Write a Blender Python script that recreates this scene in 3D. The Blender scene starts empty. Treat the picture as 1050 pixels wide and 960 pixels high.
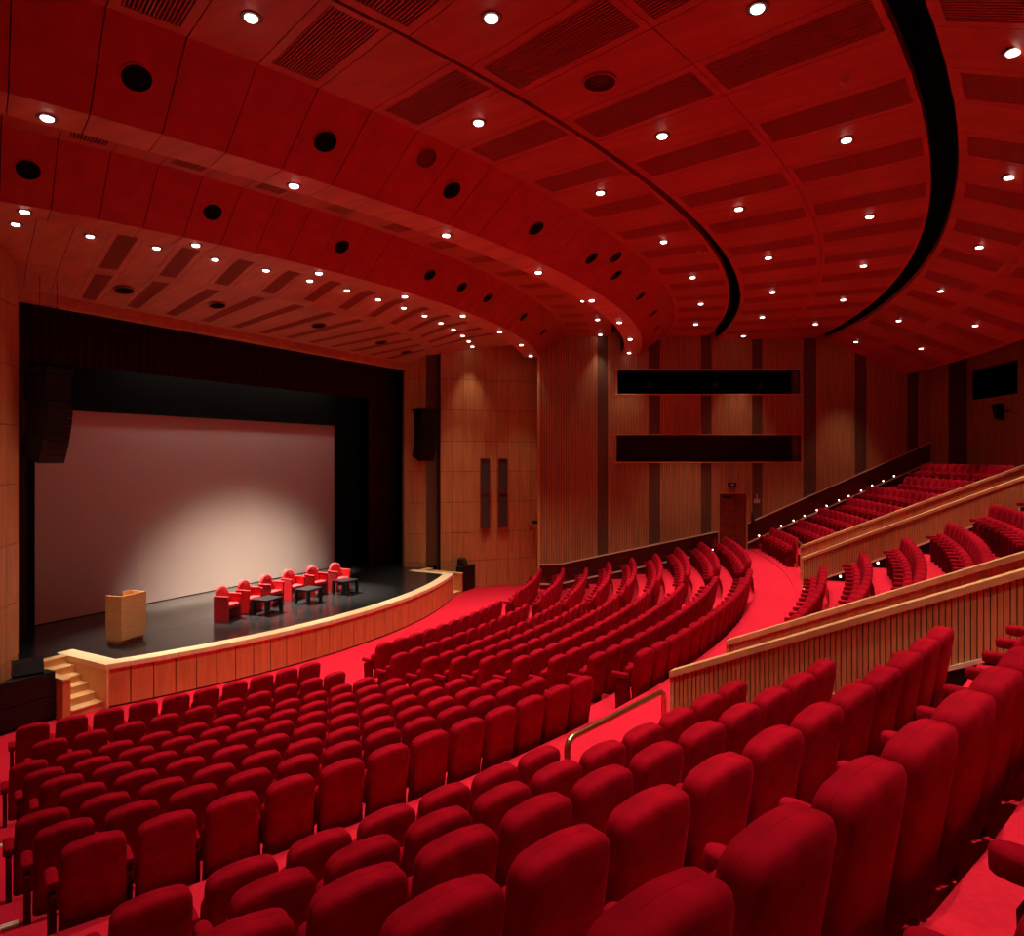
import bpy, math, random
from mathutils import Vector, Matrix
random.seed(7)
R_ = math.radians
sc = bpy.context.scene
col = sc.collection
Z0 = 0.95                      # stage height above the stalls floor in front of it

# ------------------------------------------------------------------ helpers
class MB:
    """collects verts / faces (+ one material slot per face) and links them as one mesh object"""
    def __init__(s): s.v = []; s.f = []; s.m = []
    def add(s, vs, fs, m=0):
        b = len(s.v); s.v += [tuple(p) for p in vs]
        s.f += [tuple(b + i for i in f) for f in fs]; s.m += [m] * len(fs); return s
    def hexa(s, p, m=0):       # 8 points: bottom loop then top loop
        return s.add(p, [(3, 2, 1, 0), (4, 5, 6, 7), (0, 1, 5, 4), (1, 2, 6, 5), (2, 3, 7, 6), (3, 0, 4, 7)], m)
    def box(s, x0, x1, y0, y1, z0, z1, m=0):
        return s.hexa([(x0, y0, z0), (x1, y0, z0), (x1, y1, z0), (x0, y1, z0), (x0, y0, z1), (x1, y0, z1), (x1, y1, z1), (x0, y1, z1)], m)
    def prism(s, poly, z0, z1, m=0, mtop=None):
        n = len(poly)
        zb = (lambda i: z0[i]) if isinstance(z0, (list, tuple)) else (lambda i: z0)
        zt = (lambda i: z1[i]) if isinstance(z1, (list, tuple)) else (lambda i: z1)
        vs = [(p[0], p[1], zb(i)) for i, p in enumerate(poly)] + [(p[0], p[1], zt(i)) for i, p in enumerate(poly)]
        s.add(vs, [tuple(range(n - 1, -1, -1))] + [(i, (i + 1) % n, n + (i + 1) % n, n + i) for i in range(n)], m)
        b = len(s.v) - n
        s.f.append(tuple(range(b, b + n))); s.m.append(m if mtop is None else mtop); return s
    def obox(s, c, ux, uy, uz, m=0):   # oriented box: centre and three half-axis vectors
        c, ux, uy, uz = map(Vector, (c, ux, uy, uz))
        return s.hexa([c - ux - uy - uz, c + ux - uy - uz, c + ux + uy - uz, c - ux + uy - uz,
                       c - ux - uy + uz, c + ux - uy + uz, c + ux + uy + uz, c - ux + uy + uz], m)
    def lathe(s, prof, n=24, axis=((1, 0, 0), (0, 1, 0), (0, 0, 1)), o=(0, 0, 0), cap=True, m=0):
        X, Y, Zv = map(Vector, axis); o = Vector(o); vs = []
        for r, h in prof:
            for i in range(n):
                a = 2 * math.pi * i / n; vs.append(o + X * (r * math.cos(a)) + Y * (r * math.sin(a)) + Zv * h)
        fs = [(j * n + i, j * n + (i + 1) % n, (j + 1) * n + (i + 1) % n, (j + 1) * n + i) for j in range(len(prof) - 1) for i in range(n)]
        if cap: fs += [tuple(range(n - 1, -1, -1)), tuple((len(prof) - 1) * n + i for i in range(n))]
        return s.add(vs, fs, m)
    def tube(s, pts, r, n=10, m=0):
        P = [Vector(p) for p in pts]; vs = []; up = Vector((0, 0, 1)); side = None
        for i, p in enumerate(P):
            d = (P[min(i + 1, len(P) - 1)] - P[max(i - 1, 0)]).normalized()
            if side is None: side = d.cross(up) if abs(d.z) < .9 else d.cross(Vector((1, 0, 0)))
            side = (side - d * side.dot(d)).normalized(); u = side.cross(d)
            for k in range(n):
                a = 2 * math.pi * k / n; vs.append(p + side * (r * math.cos(a)) + u * (r * math.sin(a)))
        L = len(P)
        fs = [(j * n + k, j * n + (k + 1) % n, (j + 1) * n + (k + 1) % n, (j + 1) * n + k) for j in range(L - 1) for k in range(n)]
        fs += [tuple(range(n - 1, -1, -1)), tuple((L - 1) * n + k for k in range(n))]
        return s.add(vs, fs, m)
    def loft(s, rings, m=0, cap=True):  # rings of equal length, closed loops
        n = len(rings[0]); vs = [p for r in rings for p in r]
        fs = [(j * n + i, j * n + (i + 1) % n, (j + 1) * n + (i + 1) % n, (j + 1) * n + i) for j in range(len(rings) - 1) for i in range(n)]
        if cap: fs += [tuple(range(n - 1, -1, -1)), tuple((len(rings) - 1) * n + i for i in range(n))]
        return s.add(vs, fs, m)
    def mesh(s, name, mats, smooth=False):
        me = bpy.data.meshes.new(name); me.from_pydata(s.v, [], s.f)
        for mt in (mats if isinstance(mats, (list, tuple)) else [mats]): me.materials.append(mt)
        if any(s.m): me.polygons.foreach_set('material_index', s.m)
        if smooth: me.polygons.foreach_set('use_smooth', [True] * len(me.polygons))
        me.validate(); me.update()
        if smooth: me.set_sharp_from_angle(angle=R_(48))
        return me
    def build(s, name, mats, parent=None, smooth=False, loc=None):
        o = bpy.data.objects.new(name, s.mesh(name, mats, smooth)); col.objects.link(o)
        if parent: o.parent = parent
        if loc: o.location = loc
        return o

def empty(name, loc=(0, 0, 0), rz=0.0):
    o = bpy.data.objects.new(name, None); o.empty_display_size = .1; col.objects.link(o)
    o.location = loc; o.rotation_euler = (0, 0, rz); return o
def tag(o, label=None, cat=None, group=None, kind=None):
    for k, v in (('label', label), ('category', cat), ('group', group), ('kind', kind)):
        if v: o[k] = v
    return o
def struct(o): o['kind'] = 'structure'; return o
def copy_tree(o, parent=None):
    c = o.copy(); col.objects.link(c)
    if parent: c.parent = parent
    for ch in o.children: copy_tree(ch, c)
    return c
ORD = ['', 'first', 'second', 'third', 'fourth', 'fifth', 'sixth', 'seventh', 'eighth', 'ninth', 'tenth', 'eleventh', 'twelfth',
       'thirteenth', 'fourteenth', 'fifteenth', 'sixteenth', 'seventeenth', 'eighteenth', 'nineteenth', 'twentieth']

# ------------------------------------------------------------------ materials
def mat(name, base, rough=.6, metal=0., spec=.5, var=0., scale=(1, 1, 1), nscale=4., coat=0., sheen=0., sheen_tint=(1, 1, 1), bump=0., bscale=200., emit=None, estr=0., detail=4.):
    m = bpy.data.materials.new(name); m.use_nodes = True; nt = m.node_tree; b = nt.nodes['Principled BSDF']
    b.inputs['Base Color'].default_value = (*base, 1); b.inputs['Roughness'].default_value = rough
    b.inputs['Metallic'].default_value = metal; b.inputs['Specular IOR Level'].default_value = spec
    if coat: b.inputs['Coat Weight'].default_value = coat; b.inputs['Coat Roughness'].default_value = .12
    if sheen:
        b.inputs['Sheen Weight'].default_value = sheen; b.inputs['Sheen Tint'].default_value = (*sheen_tint, 1); b.inputs['Sheen Roughness'].default_value = .35
    if emit: b.inputs['Emission Color'].default_value = (*emit, 1); b.inputs['Emission Strength'].default_value = estr
    if var or bump:
        tc = nt.nodes.new('ShaderNodeTexCoord'); mp = nt.nodes.new('ShaderNodeMapping'); mp.inputs['Scale'].default_value = scale
        nt.links.new(tc.outputs['Object'], mp.inputs['Vector'])
    if var:
        nz = nt.nodes.new('ShaderNodeTexNoise'); nz.inputs['Scale'].default_value = nscale; nz.inputs['Detail'].default_value = detail
        nt.links.new(mp.outputs['Vector'], nz.inputs['Vector'])
        cr = nt.nodes.new('ShaderNodeValToRGB'); e = cr.color_ramp.elements
        e[0].position = .3; e[1].position = .72
        e[0].color = (*[c * (1 - var) for c in base], 1); e[1].color = (*[min(1, c * (1 + var)) for c in base], 1)
        nt.links.new(nz.outputs['Fac'], cr.inputs['Fac']); nt.links.new(cr.outputs['Color'], b.inputs['Base Color'])
    if bump:
        n2 = nt.nodes.new('ShaderNodeTexNoise'); n2.inputs['Scale'].default_value = bscale; n2.inputs['Detail'].default_value = 2
        nt.links.new(tc.outputs['Object'], n2.inputs['Vector'])
        bp = nt.nodes.new('ShaderNodeBump'); bp.inputs['Strength'].default_value = bump; bp.inputs['Distance'].default_value = .01
        nt.links.new(n2.outputs['Fac'], bp.inputs['Height']); nt.links.new(bp.outputs['Normal'], b.inputs['Normal'])
    return m
M = {}
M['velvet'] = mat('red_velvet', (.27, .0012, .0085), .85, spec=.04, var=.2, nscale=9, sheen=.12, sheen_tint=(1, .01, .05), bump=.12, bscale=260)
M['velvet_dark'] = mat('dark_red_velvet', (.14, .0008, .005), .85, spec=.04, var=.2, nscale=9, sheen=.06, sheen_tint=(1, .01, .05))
M['carpet'] = mat('red_carpet', (.56, .010, .029), .95, spec=.1, var=.10, nscale=40, bump=.3, bscale=300)
M['ceil'] = mat('ceiling_cherry_veneer', (.46, .085, .034), .5, var=.14, scale=(1, .12, 1), nscale=5)
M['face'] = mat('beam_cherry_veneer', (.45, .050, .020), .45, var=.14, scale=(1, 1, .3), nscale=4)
M['canopy'] = mat('canopy_stage_lit_veneer', (.62, .255, .14), .5, var=.14, scale=(1, .12, 1), nscale=5)  # lighter and less red than the ceiling: white stage bounce put into the colour
M['slat'] = mat('vent_slat_wood', (.40, .085, .035), .6)
M['void'] = mat('black_void', (.004, .004, .004), .9, spec=.1)
M['black'] = mat('matt_black', (.006, .006, .006), .6, spec=.3)
M['blackgloss'] = mat('black_lacquer', (.006, .0055, .0055), .4, spec=.3)
M['wall'] = mat('wall_oak_rib', (.50, .205, .076), .5, var=.25, scale=(6, 6, .25), nscale=3)
M['wall_dark'] = mat('wall_groove_walnut', (.12, .05, .022), .6, var=.2, scale=(6, 6, .25), nscale=3)
M['panel'] = mat('wall_oak_panel', (.56, .23, .078), .45, var=.16, scale=(3, 3, .3), nscale=3)
M['dado'] = mat('polished_mahogany', (.09, .012, .010), .10, spec=.6, var=.15, nscale=2, scale=(1, 1, 4), coat=.5)
M['door'] = mat('mahogany_door', (.20, .030, .014), .22, var=.25, scale=(1, 1, 3), nscale=3)
M['parapet'] = mat('parapet_oak', (.52, .24, .088), .45, var=.2, scale=(8, 8, .6), nscale=3)
M['parapet_gap'] = mat('parapet_groove', (.09, .03, .012), .6)
M['rail_oak'] = mat('oak_capping', (.68, .36, .16), .35, var=.15, nscale=6)
M['stage_front'] = mat('stage_front_panel', (.62, .25, .085), .45, var=.14, scale=(4, 4, .4), nscale=3)
M['maple'] = mat('pale_maple', (.84, .60, .34), .4, var=.10, nscale=5, scale=(1, 6, 1))
M['steps'] = mat('step_oak', (.74, .44, .19), .4, var=.10, nscale=5, scale=(1, 6, 1))
M['lectern'] = mat('lectern_oak', (.62, .32, .13), .4, var=.10, nscale=5, scale=(1, 1, 6))
M['stagefloor'] = mat('black_stage_floor', (.016, .015, .015), .19, spec=.5, var=.35, nscale=3, scale=(1, 5, 1))
M['screen'] = mat('projection_screen', (.62, .53, .50), .85, spec=.15)
M['maroon'] = mat('maroon_curtain', (.035, .0025, .004), .9, spec=.1)
M['brass'] = mat('brushed_brass', (.72, .46, .20), .28, metal=1.)
M['steel'] = mat('bright_trim', (.88, .70, .50), .32, metal=.25)
M['trimwhite'] = mat('downlight_trim', (.10, .03, .025), .35)
M['lamp'] = mat('lamp_lens', (1, 1, 1), .4, emit=(1, .88, .76), estr=6)
M['step'] = mat('step_lamp', (1, 1, 1), .4, emit=(1, .9, .8), estr=6)
M['armred'] = mat('armchair_red_felt', (.68, .03, .04), .8, spec=.2, sheen=.3, sheen_tint=(1, .3, .3))
M['armred_shell'] = mat('armchair_red_lacquer', (.55, .012, .02), .4)
M['mesh_grey'] = mat('speaker_cloth', (.055, .042, .040), .8)
M['grey'] = mat('grey_plastic', (.30, .27, .26), .5)
M['red_ext'] = mat('extinguisher_dark', (.06, .02, .018), .3)
M['sign'] = mat('pale_sign', (.55, .40, .38), .5)

# ------------------------------------------------------------------ camera (level, slightly dropped frame)
CX, CY, CZ, TH, FP = -15.6166, -19.9463, 4.46 + Z0, 1.0694, 709.65
cd = bpy.data.cameras.new('camera'); cam = bpy.data.objects.new('camera', cd); col.objects.link(cam)
cam.location = (CX, CY, CZ); cam.rotation_euler = (math.pi / 2, 0, -TH)
cd.sensor_fit = 'HORIZONTAL'; cd.sensor_width = 36; cd.lens = FP / 1050 * 36
cd.shift_y = -(480 - 469.74) / 1050; cd.clip_start = .05; cd.clip_end = 200
sc.camera = cam
FW = Vector((math.sin(TH), math.cos(TH), 0)); RT = Vector((math.cos(TH), -math.sin(TH), 0))
def to_px(p):
    d = Vector(p) - Vector((CX, CY, CZ)); dep = d.dot(FW)
    if dep < .2: return None
    return 525 + FP * d.dot(RT) / dep, 469.74 - FP * d.z / dep, dep

# ------------------------------------------------------------------ plan of the hall (x = 0 is its axis, stage towards +y)
YR = 13.559                     # centre of the seat rows
YC = 15.0875                    # centre of the ceiling rings
ROW_R = [23.123 + .9085 * k for k in range(9)]
ROW_TOP = [.081, .070, .126, .307, .506, .702, .905, 1.137, 1.364]
BNK_R = [32.185 + .9131 * k for k in range(7)]
BNK_TOP = [1.743, 2.120, 2.536, 2.955, 3.385, 3.793, 4.261]
SEAT_H = .98
def row_floor(k): return ROW_TOP[k] - SEAT_H + Z0
def bnk_floor(k): return BNK_TOP[k] - SEAT_H + Z0
CROSS = .74 + Z0                # cross aisle floor
def polar(r, a, z, yc=YR): return (r * math.sin(R_(a)), yc - r * math.cos(R_(a)), z)
W0 = Vector((9.64, -7.37, 0)); WD = Vector((.4806, -.8769, 0)); WN = Vector((.8769, .4806, 0))   # right ribbed wall: start, run, outward
WLEN = 16.75
def wall_x(y):                  # inner face of the side wall, right half
    if y < -7.37: return 9.64 + (-7.37 - y) * .5481
    if y < -3.3: return 7.55 + (-3.3 - y) * 1.045 if y > -6.7 else 10.95 + (y + 6.7) * 1.9
    return 7.3
def amax(r, yc, extra=.0):
    lo, hi = 0., 40.
    for _ in range(30):
        a = (lo + hi) / 2; p = polar(r, a, 0, yc)
        if p[0] < wall_x(p[1]) + extra: lo = a
        else: hi = a
    return lo

# ------------------------------------------------------------------ floor: terraces of red carpet
fl = MB()
def ring(r0, r1, z, zprev, a0, a1, step=2.0):
    n = max(2, int((a1 - a0) / step)); A = [a0 + (a1 - a0) * i / n for i in range(n + 1)]
    vs = []
    for a in A: vs += [polar(r0, a, zprev), polar(r0, a, z), polar(r1, a, z)]
    fs = []
    for i in range(n):
        b = 3 * i; fs += [(b, b + 3, b + 4, b + 1), (b + 1, b + 4, b + 5, b + 2)]
    fl.add(vs, fs)
zs = [(14.0, 22.45, 0.0)]
prev = 22.45
for k in range(9):
    r1 = ROW_R[k] + .12 if k < 8 else ROW_R[8] + .10
    zs.append((prev, r1, row_floor(k))); prev = r1
zs.append((prev, BNK_R[0] - .62, CROSS)); prev = BNK_R[0] - .62
for k in range(7):
    r1 = BNK_R[k] + .12 if k < 6 else 40.6
    zs.append((prev, r1, bnk_floor(k))); prev = r1
zp = 0.
for r0, r1, z in zs:
    am = max(amax(r0, YR, .5), amax(r1, YR, .5)) + 1.
    ring(r0, r1, z, zp, -am, am); zp = z
# half steps in the side aisles and the parapet aisles of the raised banks
def half_steps(a0, a1):
    for k in range(1, 7):
        r = BNK_R[k - 1] + .12; z0 = bnk_floor(k - 1); z = (z0 + bnk_floor(k)) / 2
        P = [polar(r - .34, a0, 0), polar(r - .34, a1, 0), polar(r, a1, 0), polar(r, a0, 0)]
        fl.prism([p[:2] for p in P], z0, z)
for s in (-1, 1): half_steps(*sorted((s * 23.9, s * 26.5)))
floor = struct(fl.build('floor', M['carpet']))

# ------------------------------------------------------------------ theatre seats
BW, LEAN = .242, math.tan(R_(9))
def back_outline(w, v0, v1, rad, crown=.014, n=6):
    """closed outline (u, v): flat bottom, rounded top corners, slightly crowned top"""
    pts = []
    rb = .03
    for i in range(3):
        a = math.pi + math.pi / 2 * i / 2; pts.append((-w + rb + rb * math.cos(a), v0 + rb + rb * math.sin(a)))
    for i in range(3):
        a = 1.5 * math.pi + math.pi / 2 * i / 2; pts.append((w - rb + rb * math.cos(a), v0 + rb + rb * math.sin(a)))
    wt = w - .012
    for i in range(n + 1):
        a = math.pi / 2 * i / n; pts.append((wt - rad + rad * math.cos(a), v1 - rad + rad * math.sin(a)))
    for i in range(1, 4):
        t = i / 4; u = (wt - rad) * (1 - 2 * t); pts.append((u, v1 + crown * (1 - (2 * t - 1) ** 2)))
    for i in range(n + 1):
        a = math.pi / 2 + math.pi / 2 * i / n; pts.append((-wt + rad + rad * math.cos(a), v1 - rad + rad * math.sin(a)))
    return pts
def inset(pts, d, c):
    out = []
    for u, v in pts:
        du, dv = u, v - c; sx = max(0, 1 - d / max(abs(du), 1e-6)) if abs(du) > d else 0; sy = max(0, 1 - d / max(abs(dv), 1e-6)) if abs(dv) > d else 0
        out.append((u * sx, c + dv * sy))
    return out
def puff(mb, w, v0, v1, rad, layers, n=6, bow=0.):
    """pad in the leaning back plane: layers = (depth towards the stage, inset)"""
    o = back_outline(w, v0, v1, rad, n=n); c = (v0 + v1) / 2; rings = []
    for d, i in layers:
        q = inset(o, i, c)
        rings.append([(u, -v * LEAN + d - bow * (1 - (u / w) ** 2) * (1 if d < 0 else 0) + LEAN * .98, v) for u, v in q])
    # shift: the pad leans so that its top (v = .98) sits at y = d
    return mb.loft(rings[::-1])
def seat_meshes(lod=0):
    n = 6 if lod == 0 else 2
    sh = MB(); cu = MB(); st = MB(); ar = MB(); sp = MB()
    if lod == 0:
        puff(sh, BW, .17, .964, .088, [(-.078, .11), (-.076, .05), (-.066, .018), (-.05, .004), (-.03, 0), (.0, .0), (.008, .0012)], n, .012)
        puff(cu, BW - .001, .40, .966, .088, [(.006, .002), (.010, .0006), (.022, 0), (.045, 0), (.066, .008), (.082, .03), (.09, .07), (.094, .13)], n)
    else:
        puff(sh, BW, .17, .958, .105, [(-.076, .05), (-.055, .006), (.005, .0)], n)
        puff(cu, BW - .004, .40, .962, .105, [(.006, .004), (.06, .006), (.09, .06)], n)
    # tipped-up seat cushion, leaning with the back
    o = []
    w, v0, v1, r = .205, .34, .70, .05
    for cx, cz, a0 in ((-w + r, v0 + r, 180), (w - r, v0 + r, 270), (w - r, v1 - r, 0), (-w + r, v1 - r, 90)):
        k = 4 if lod == 0 else 1
        for i in range(k + 1): a = R_(a0 + 90 * i / k); o.append((cx + r * math.cos(a), cz + r * math.sin(a)))
    rings = []
    for d, ins in ([(.108, .03), (.112, .008), (.128, 0), (.20, 0), (.225, .008), (.24, .03), (.246, .09)] if lod == 0 else [(.11, .01), (.22, 0), (.24, .03)]):
        rings.append([(u, LEAN * (.98 - v) + d, v) for u, v in inset(o, ins, (v0 + v1) / 2)])
    st.loft(rings[::-1])
    # arm pad: flat upholstered pad with a round front end
    xc, hw = .2745, .047
    plan = [(xc - hw, .185), (xc - hw, .42)] + [(xc - hw * math.cos(R_(a)), .42 + .05 * math.sin(R_(a))) for a in ((30, 60, 90, 120, 150) if lod == 0 else (90,))] + [(xc + hw, .42), (xc + hw, .185)]
    cxm, cym = xc, .31
    rings = []
    for z, ins in ([(.540, .012), (.547, .002), (.565, 0), (.600, .0), (.612, .006), (.618, .018)] if lod == 0 else [(.540, 0), (.615, .004)]):
        rings.append([(cxm + (x - cxm) * (1 - ins / hw), cym + (y - cym) * (1 - ins / .17), z + .0 * y) for x, y in plan][::-1])
    ar.loft(rings)
    # side panel down to the tread
    hw = .024; pr = [(.12, .0), (.38, .0), (.395, .28), (.40, .47), (.38, .505), (.33, .518), (.20, .518), (.165, .50), (.15, .42)]
    if lod: pr = [(.12, .0), (.38, .0), (.40, .47), (.34, .518), (.16, .50)]
    L = [[(xc - hw, y, z) for y, z in pr], [(xc + hw, y, z) for y, z in pr]]
    sp.loft(L)
    return sh, cu, st, ar, sp
_sh, _cu, _st, _ar, _sp = seat_meshes(0)
SM = dict(back_shell=_sh.mesh('back_shell', M['velvet'], True), back_cushion=_cu.mesh('back_cushion', M['velvet'], True),
          seat_cushion=_st.mesh('seat_cushion', M['velvet'], True), armrest=_ar.mesh('armrest', M['velvet'], True),
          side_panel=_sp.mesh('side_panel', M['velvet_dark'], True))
proto = empty('theatre_seat')
for nm, me in SM.items():
    o = bpy.data.objects.new(nm, me); col.objects.link(o); o.parent = proto

PITCH = .549
seats = []      # (row radius, angle, floor z, label, group, is first in row)
def add_row(r, z, angs, lab, group):
    am = amax(r, YR)                                   # keep clear of the side walls
    angs = [a for a in angs if abs(a) < am - math.degrees((.31 if r > 26 or a > 0 else .15) / r)]
    for i, a in enumerate(angs): seats.append([r, a, z, lab(i, len(angs)), group, i == 0])
A_right = [-11.80, -11.82, -11.72, -11.85, -11.98, -12.10, -12.25, -12.38, -12.48]
B_left = [-6.62, -7.60, -7.50, -7.75, -8.10, -8.38, -8.62, -8.88, -9.00]
B_n = [11, 12, 13, 13, 14, 15, 16, 17, 18]
rown = ['front', 'second', 'third', 'fourth', 'fifth', 'sixth', 'seventh', 'eighth', 'rearmost']
for k in range(9):
    d = math.degrees(PITCH / ROW_R[k]); r = ROW_R[k]; z = row_floor(k)
    n = int((24.45 + A_right[k]) / d) + 1
    rk = rown[k] + ' row'
    A = [A_right[k] - d * i for i in range(n)][::-1]
    add_row(r, z, A, lambda i, n: f'red velvet seat, {rk} of left lower stalls, {ORD[n - i]} from the central block aisle', 'seats of the left lower stalls block')
    B = [B_left[k] + d * i for i in range(B_n[k])]
    add_row(r, z, B, lambda i, n: f'red velvet seat, {rk} of middle lower stalls, {ORD[i + 1]} from the near aisle', 'seats of the middle lower stalls block')
    C = [-a for a in A][::-1]
    add_row(r, z, C, lambda i, n: f'red velvet seat, {rk} of far lower stalls, {ORD[i + 1]} from the aisle beside it', 'seats of the far lower stalls block')
bn = ['front', 'second', 'third', 'fourth', 'fifth', 'sixth', 'seventh']
bend = [-17.80, -14.33, -14.43, -13.95, -14.10, -13.47, -14.0]
for k in range(7):
    d = math.degrees(PITCH / BNK_R[k]); r = BNK_R[k]; z = bnk_floor(k); rk = bn[k] + ' row'
    n = int((23.8 + bend[k]) / d) + 1
    if k == 5: n = int((22.1 + bend[k]) / d) + 1
    L = [bend[k] - d * i for i in range(n)][::-1]
    if k < 6:
        if k == 0: add_row(r, z, L, lambda i, n: f'red velvet seat, {rk} of the near raised bank, {ORD[n - i]} from the brass handrail', 'seats of the near raised bank')
        else: add_row(r, z, L, lambda i, n: f'red velvet seat, {rk} of the near raised bank, {ORD[n - i]} from the slatted parapet', 'seats of the near raised bank')
    nm = int(12.6 / d) + 1; c0 = -(nm - 1) * d / 2
    add_row(r, z, [c0 + d * i for i in range(nm)], lambda i, n: f'red velvet seat, {rk} of the middle raised bank, {ORD[n - i]} from the far parapet', 'seats of the middle raised bank')
    L2 = [-a for a in L][::-1]
    add_row(r, z, L2, lambda i, n: f'red velvet seat, {rk} of the far raised bank, {ORD[n - i]} from the ribbed side wall', 'seats of the far raised bank')

def seat_visible(r, a, z):
    p = to_px(polar(r, a, z + .85))
    if p is None: return None
    m = 60 / max(p[2], .5) * 6
    if not (-m < p[0] < 1050 + m and p[1] < 960 + m): return None
    return p[2]
cand = []
for s in seats:
    dist = seat_visible(s[0], s[1], s[2])
    s.append(dist)
    if dist is not None: cand.append(s)
cand.sort(key=lambda s: s[6])
single = cand[:300]; rest = cand[300:]
ends = []
for j, s in enumerate(single):
    r, a, z, lab, grp, first, _ = s
    o = proto if j == 0 else copy_tree(proto)
    o.location = polar(r, a, z); o.rotation_euler = (0, 0, R_(a))
    tag(o, lab, 'seat', grp)
    if first: ends.append(o)
for o in ends:                     # a row end needs its second arm
        for nm in ('armrest', 'side_panel'):
            c = bpy.data.objects.new(nm, SM[nm]); col.objects.link(c); c.parent = o; c.location = (-.549, 0, 0)
low = MB(); lods = seat_meshes(1)
for s in rest:
    r, a, z = s[:3]; ca, sa = math.cos(R_(a)), math.sin(R_(a)); px, py, _ = polar(r, a, z)
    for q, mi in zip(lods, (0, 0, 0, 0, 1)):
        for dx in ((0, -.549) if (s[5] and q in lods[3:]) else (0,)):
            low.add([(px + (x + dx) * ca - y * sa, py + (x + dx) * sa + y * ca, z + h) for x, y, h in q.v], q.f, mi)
tag(low.build('theatre_seats', [M['velvet'], M['velvet_dark']], smooth=True), 'remaining rows of red velvet seats in the far stalls and far raised bank', 'seats', kind='stuff')

# ------------------------------------------------------------------ brass handrail at the end of the front raised row
def handrail(s, label):
    hr = MB(); p0 = Vector((s * 9.40, -17.16, 0)); p1 = Vector((s * 7.55, -17.58, 0)); zt = 1.70 + Z0; zb = bnk_floor(0)
    pts = [(p0.x, p0.y, zb - .02), (p0.x, p0.y, zt - .10)]; dr = (p1 - p0).normalized()
    for i in range(1, 6):
        a = R_(90 * i / 5); q = p0 + dr * (.10 * (1 - math.cos(a))); pts.append((q.x, q.y, zt - .10 + .10 * math.sin(a)))
    for i in range(0, 6):
        a = R_(90 * (1 - i / 5)); q = p1 - dr * (.10 * (1 - math.cos(a))); pts.append((q.x, q.y, zt - .10 + .10 * math.sin(a)))
    pts.append((p1.x, p1.y, zb - .02)); hr.tube(pts, .031, 14)
    root = empty('handrail', (p0.x, p0.y, zb))
    hr.build('rail', M['brass'], root, True, (-p0.x, -p0.y, -zb))
    for p in (p0, p1):
        b = MB(); b.lathe([(.055, 0), (.055, .008), (.03, .014)], 20, o=(p.x, p.y, zb)); b.build('floor_flange', M['brass'], root, True, (-p0.x, -p0.y, -zb))
    tag(root, label, 'handrail', 'brass handrails at the raised banks')
handrail(-1, 'brass tube handrail guarding the open end of the near front raised row')
handrail(1, 'brass tube handrail at the far raised bank, beyond the farthest parapet')

# ------------------------------------------------------------------ slatted parapets flanking the stair aisles
def parapet(x0, y0, ztop, phi, sgn, slope, label, length=8.6, slat_side=-1, low_h=.86):
    """runs back from (x0, y0); sgn mirrors; slats on both faces; top follows the rake"""
    d = Vector((sgn * math.sin(R_(phi)), -math.cos(R_(phi)), 0)); nrm = Vector((d.y, -d.x, 0))   # nrm: to one side
    root = empty('parapet', (x0, y0, ztop - 1.15))
    off = -Vector(root.location)
    P = Vector((x0, y0, 0)); th = .055
    def W(t, u, z): q = P + d * t + nrm * u; return (q.x, q.y, z)
    top = lambda t: ztop + slope * t
    def run(mb, t0, t1, u0, u1, zb0, zb1, zt0, zt1, m=0):
        mb.hexa([W(t0, u0, zb0), W(t1, u0, zb1), W(t1, u1, zb1), W(t0, u1, zb0), W(t0, u0, zt0), W(t1, u0, zt1), W(t1, u1, zt1), W(t0, u1, zt0)], m)
    fz = CROSS - .02
    core = MB(); base = lambda t: max(fz - .3, top(t) - 1.75)
    N = 12
    for i in range(N):
        t0, t1 = length * i / N, length * (i + 1) / N
        run(core, t0 + (.04 if i == 0 else 0), t1, -th + .022, th - .022, base(t0), base(t1), top(t0) - .05, top(t1) - .05)
    def bot(t): return max(fz, top(t) - low_h + .10)
    core.build('core', M['parapet_gap'], root, loc=off)
    slats = MB(); pitch = .098; n = int((length - .08) / pitch)
    for side in (-1, 1):
        fine = side == slat_side
        pitch = .054 if fine else .21; n = int((length - .08) / pitch)
        for i in range(n):
            t0 = .06 + i * pitch; t1 = t0 + pitch - (.010 if fine else .005)
            u0, u1 = sorted((side * (th - .022), side * th))
            run(slats, t0, t1, u0, u1, bot(t0), bot(t1), top(t0) - .075, top(t1) - .075)
    slats.build('slats', M['parapet'], root, loc=off)
    cap = MB(); run(cap, -.01, length, -th - .022, th + .022, top(0) - .075, top(length) - .075, top(0), top(length))
    cap.build('capping_rail', M['rail_oak'], root, loc=off)
    post = MB(); run(post, -.005, .045, -th - .004, th + .004, fz - .1, fz - .1, top(0) - .075, top(.05) - .075)
    post.build('end_post', M['rail_oak'], root, loc=off)
    pl = MB(); tr = MB()
    for i in range(N):
        t0, t1 = length * i / N, length * (i + 1) / N
        if bot(t1) > fz + .01:
            for side in (-1, 1):
                u0, u1 = sorted((side * (th - .03), side * (th - .008)))
                run(pl, t0, t1, u0, u1, base(t0), base(t1), bot(t0) + .005, bot(t1) + .005)
                u0, u1 = sorted((side * (th - .01), side * (th + .024)))
                run(tr, t0, t1, u0, u1, bot(t0) - .045, bot(t1) - .045, bot(t0), bot(t1))
    pl.build('plinth', M['black'], root, loc=off); tr.build('skirting_rail', M['steel'], root, loc=off)
    tag(root, label, 'parapet', 'slatted oak parapets beside the stair aisles')
    return W, top, bot
PA = (-7.008, -17.526, 1.788 + Z0); PB = (-4.922, -17.789, 1.72 + Z0)
WA = parapet(*PA, 4.5, -1, .445, slat_side=1, label='near slatted oak parapet along the near raised bank, nearest of the four')
WB = parapet(*PB, 7.0, -1, .450, slat_side=-1, label='slatted oak parapet just behind the nearest one, its capping showing above it')
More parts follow.
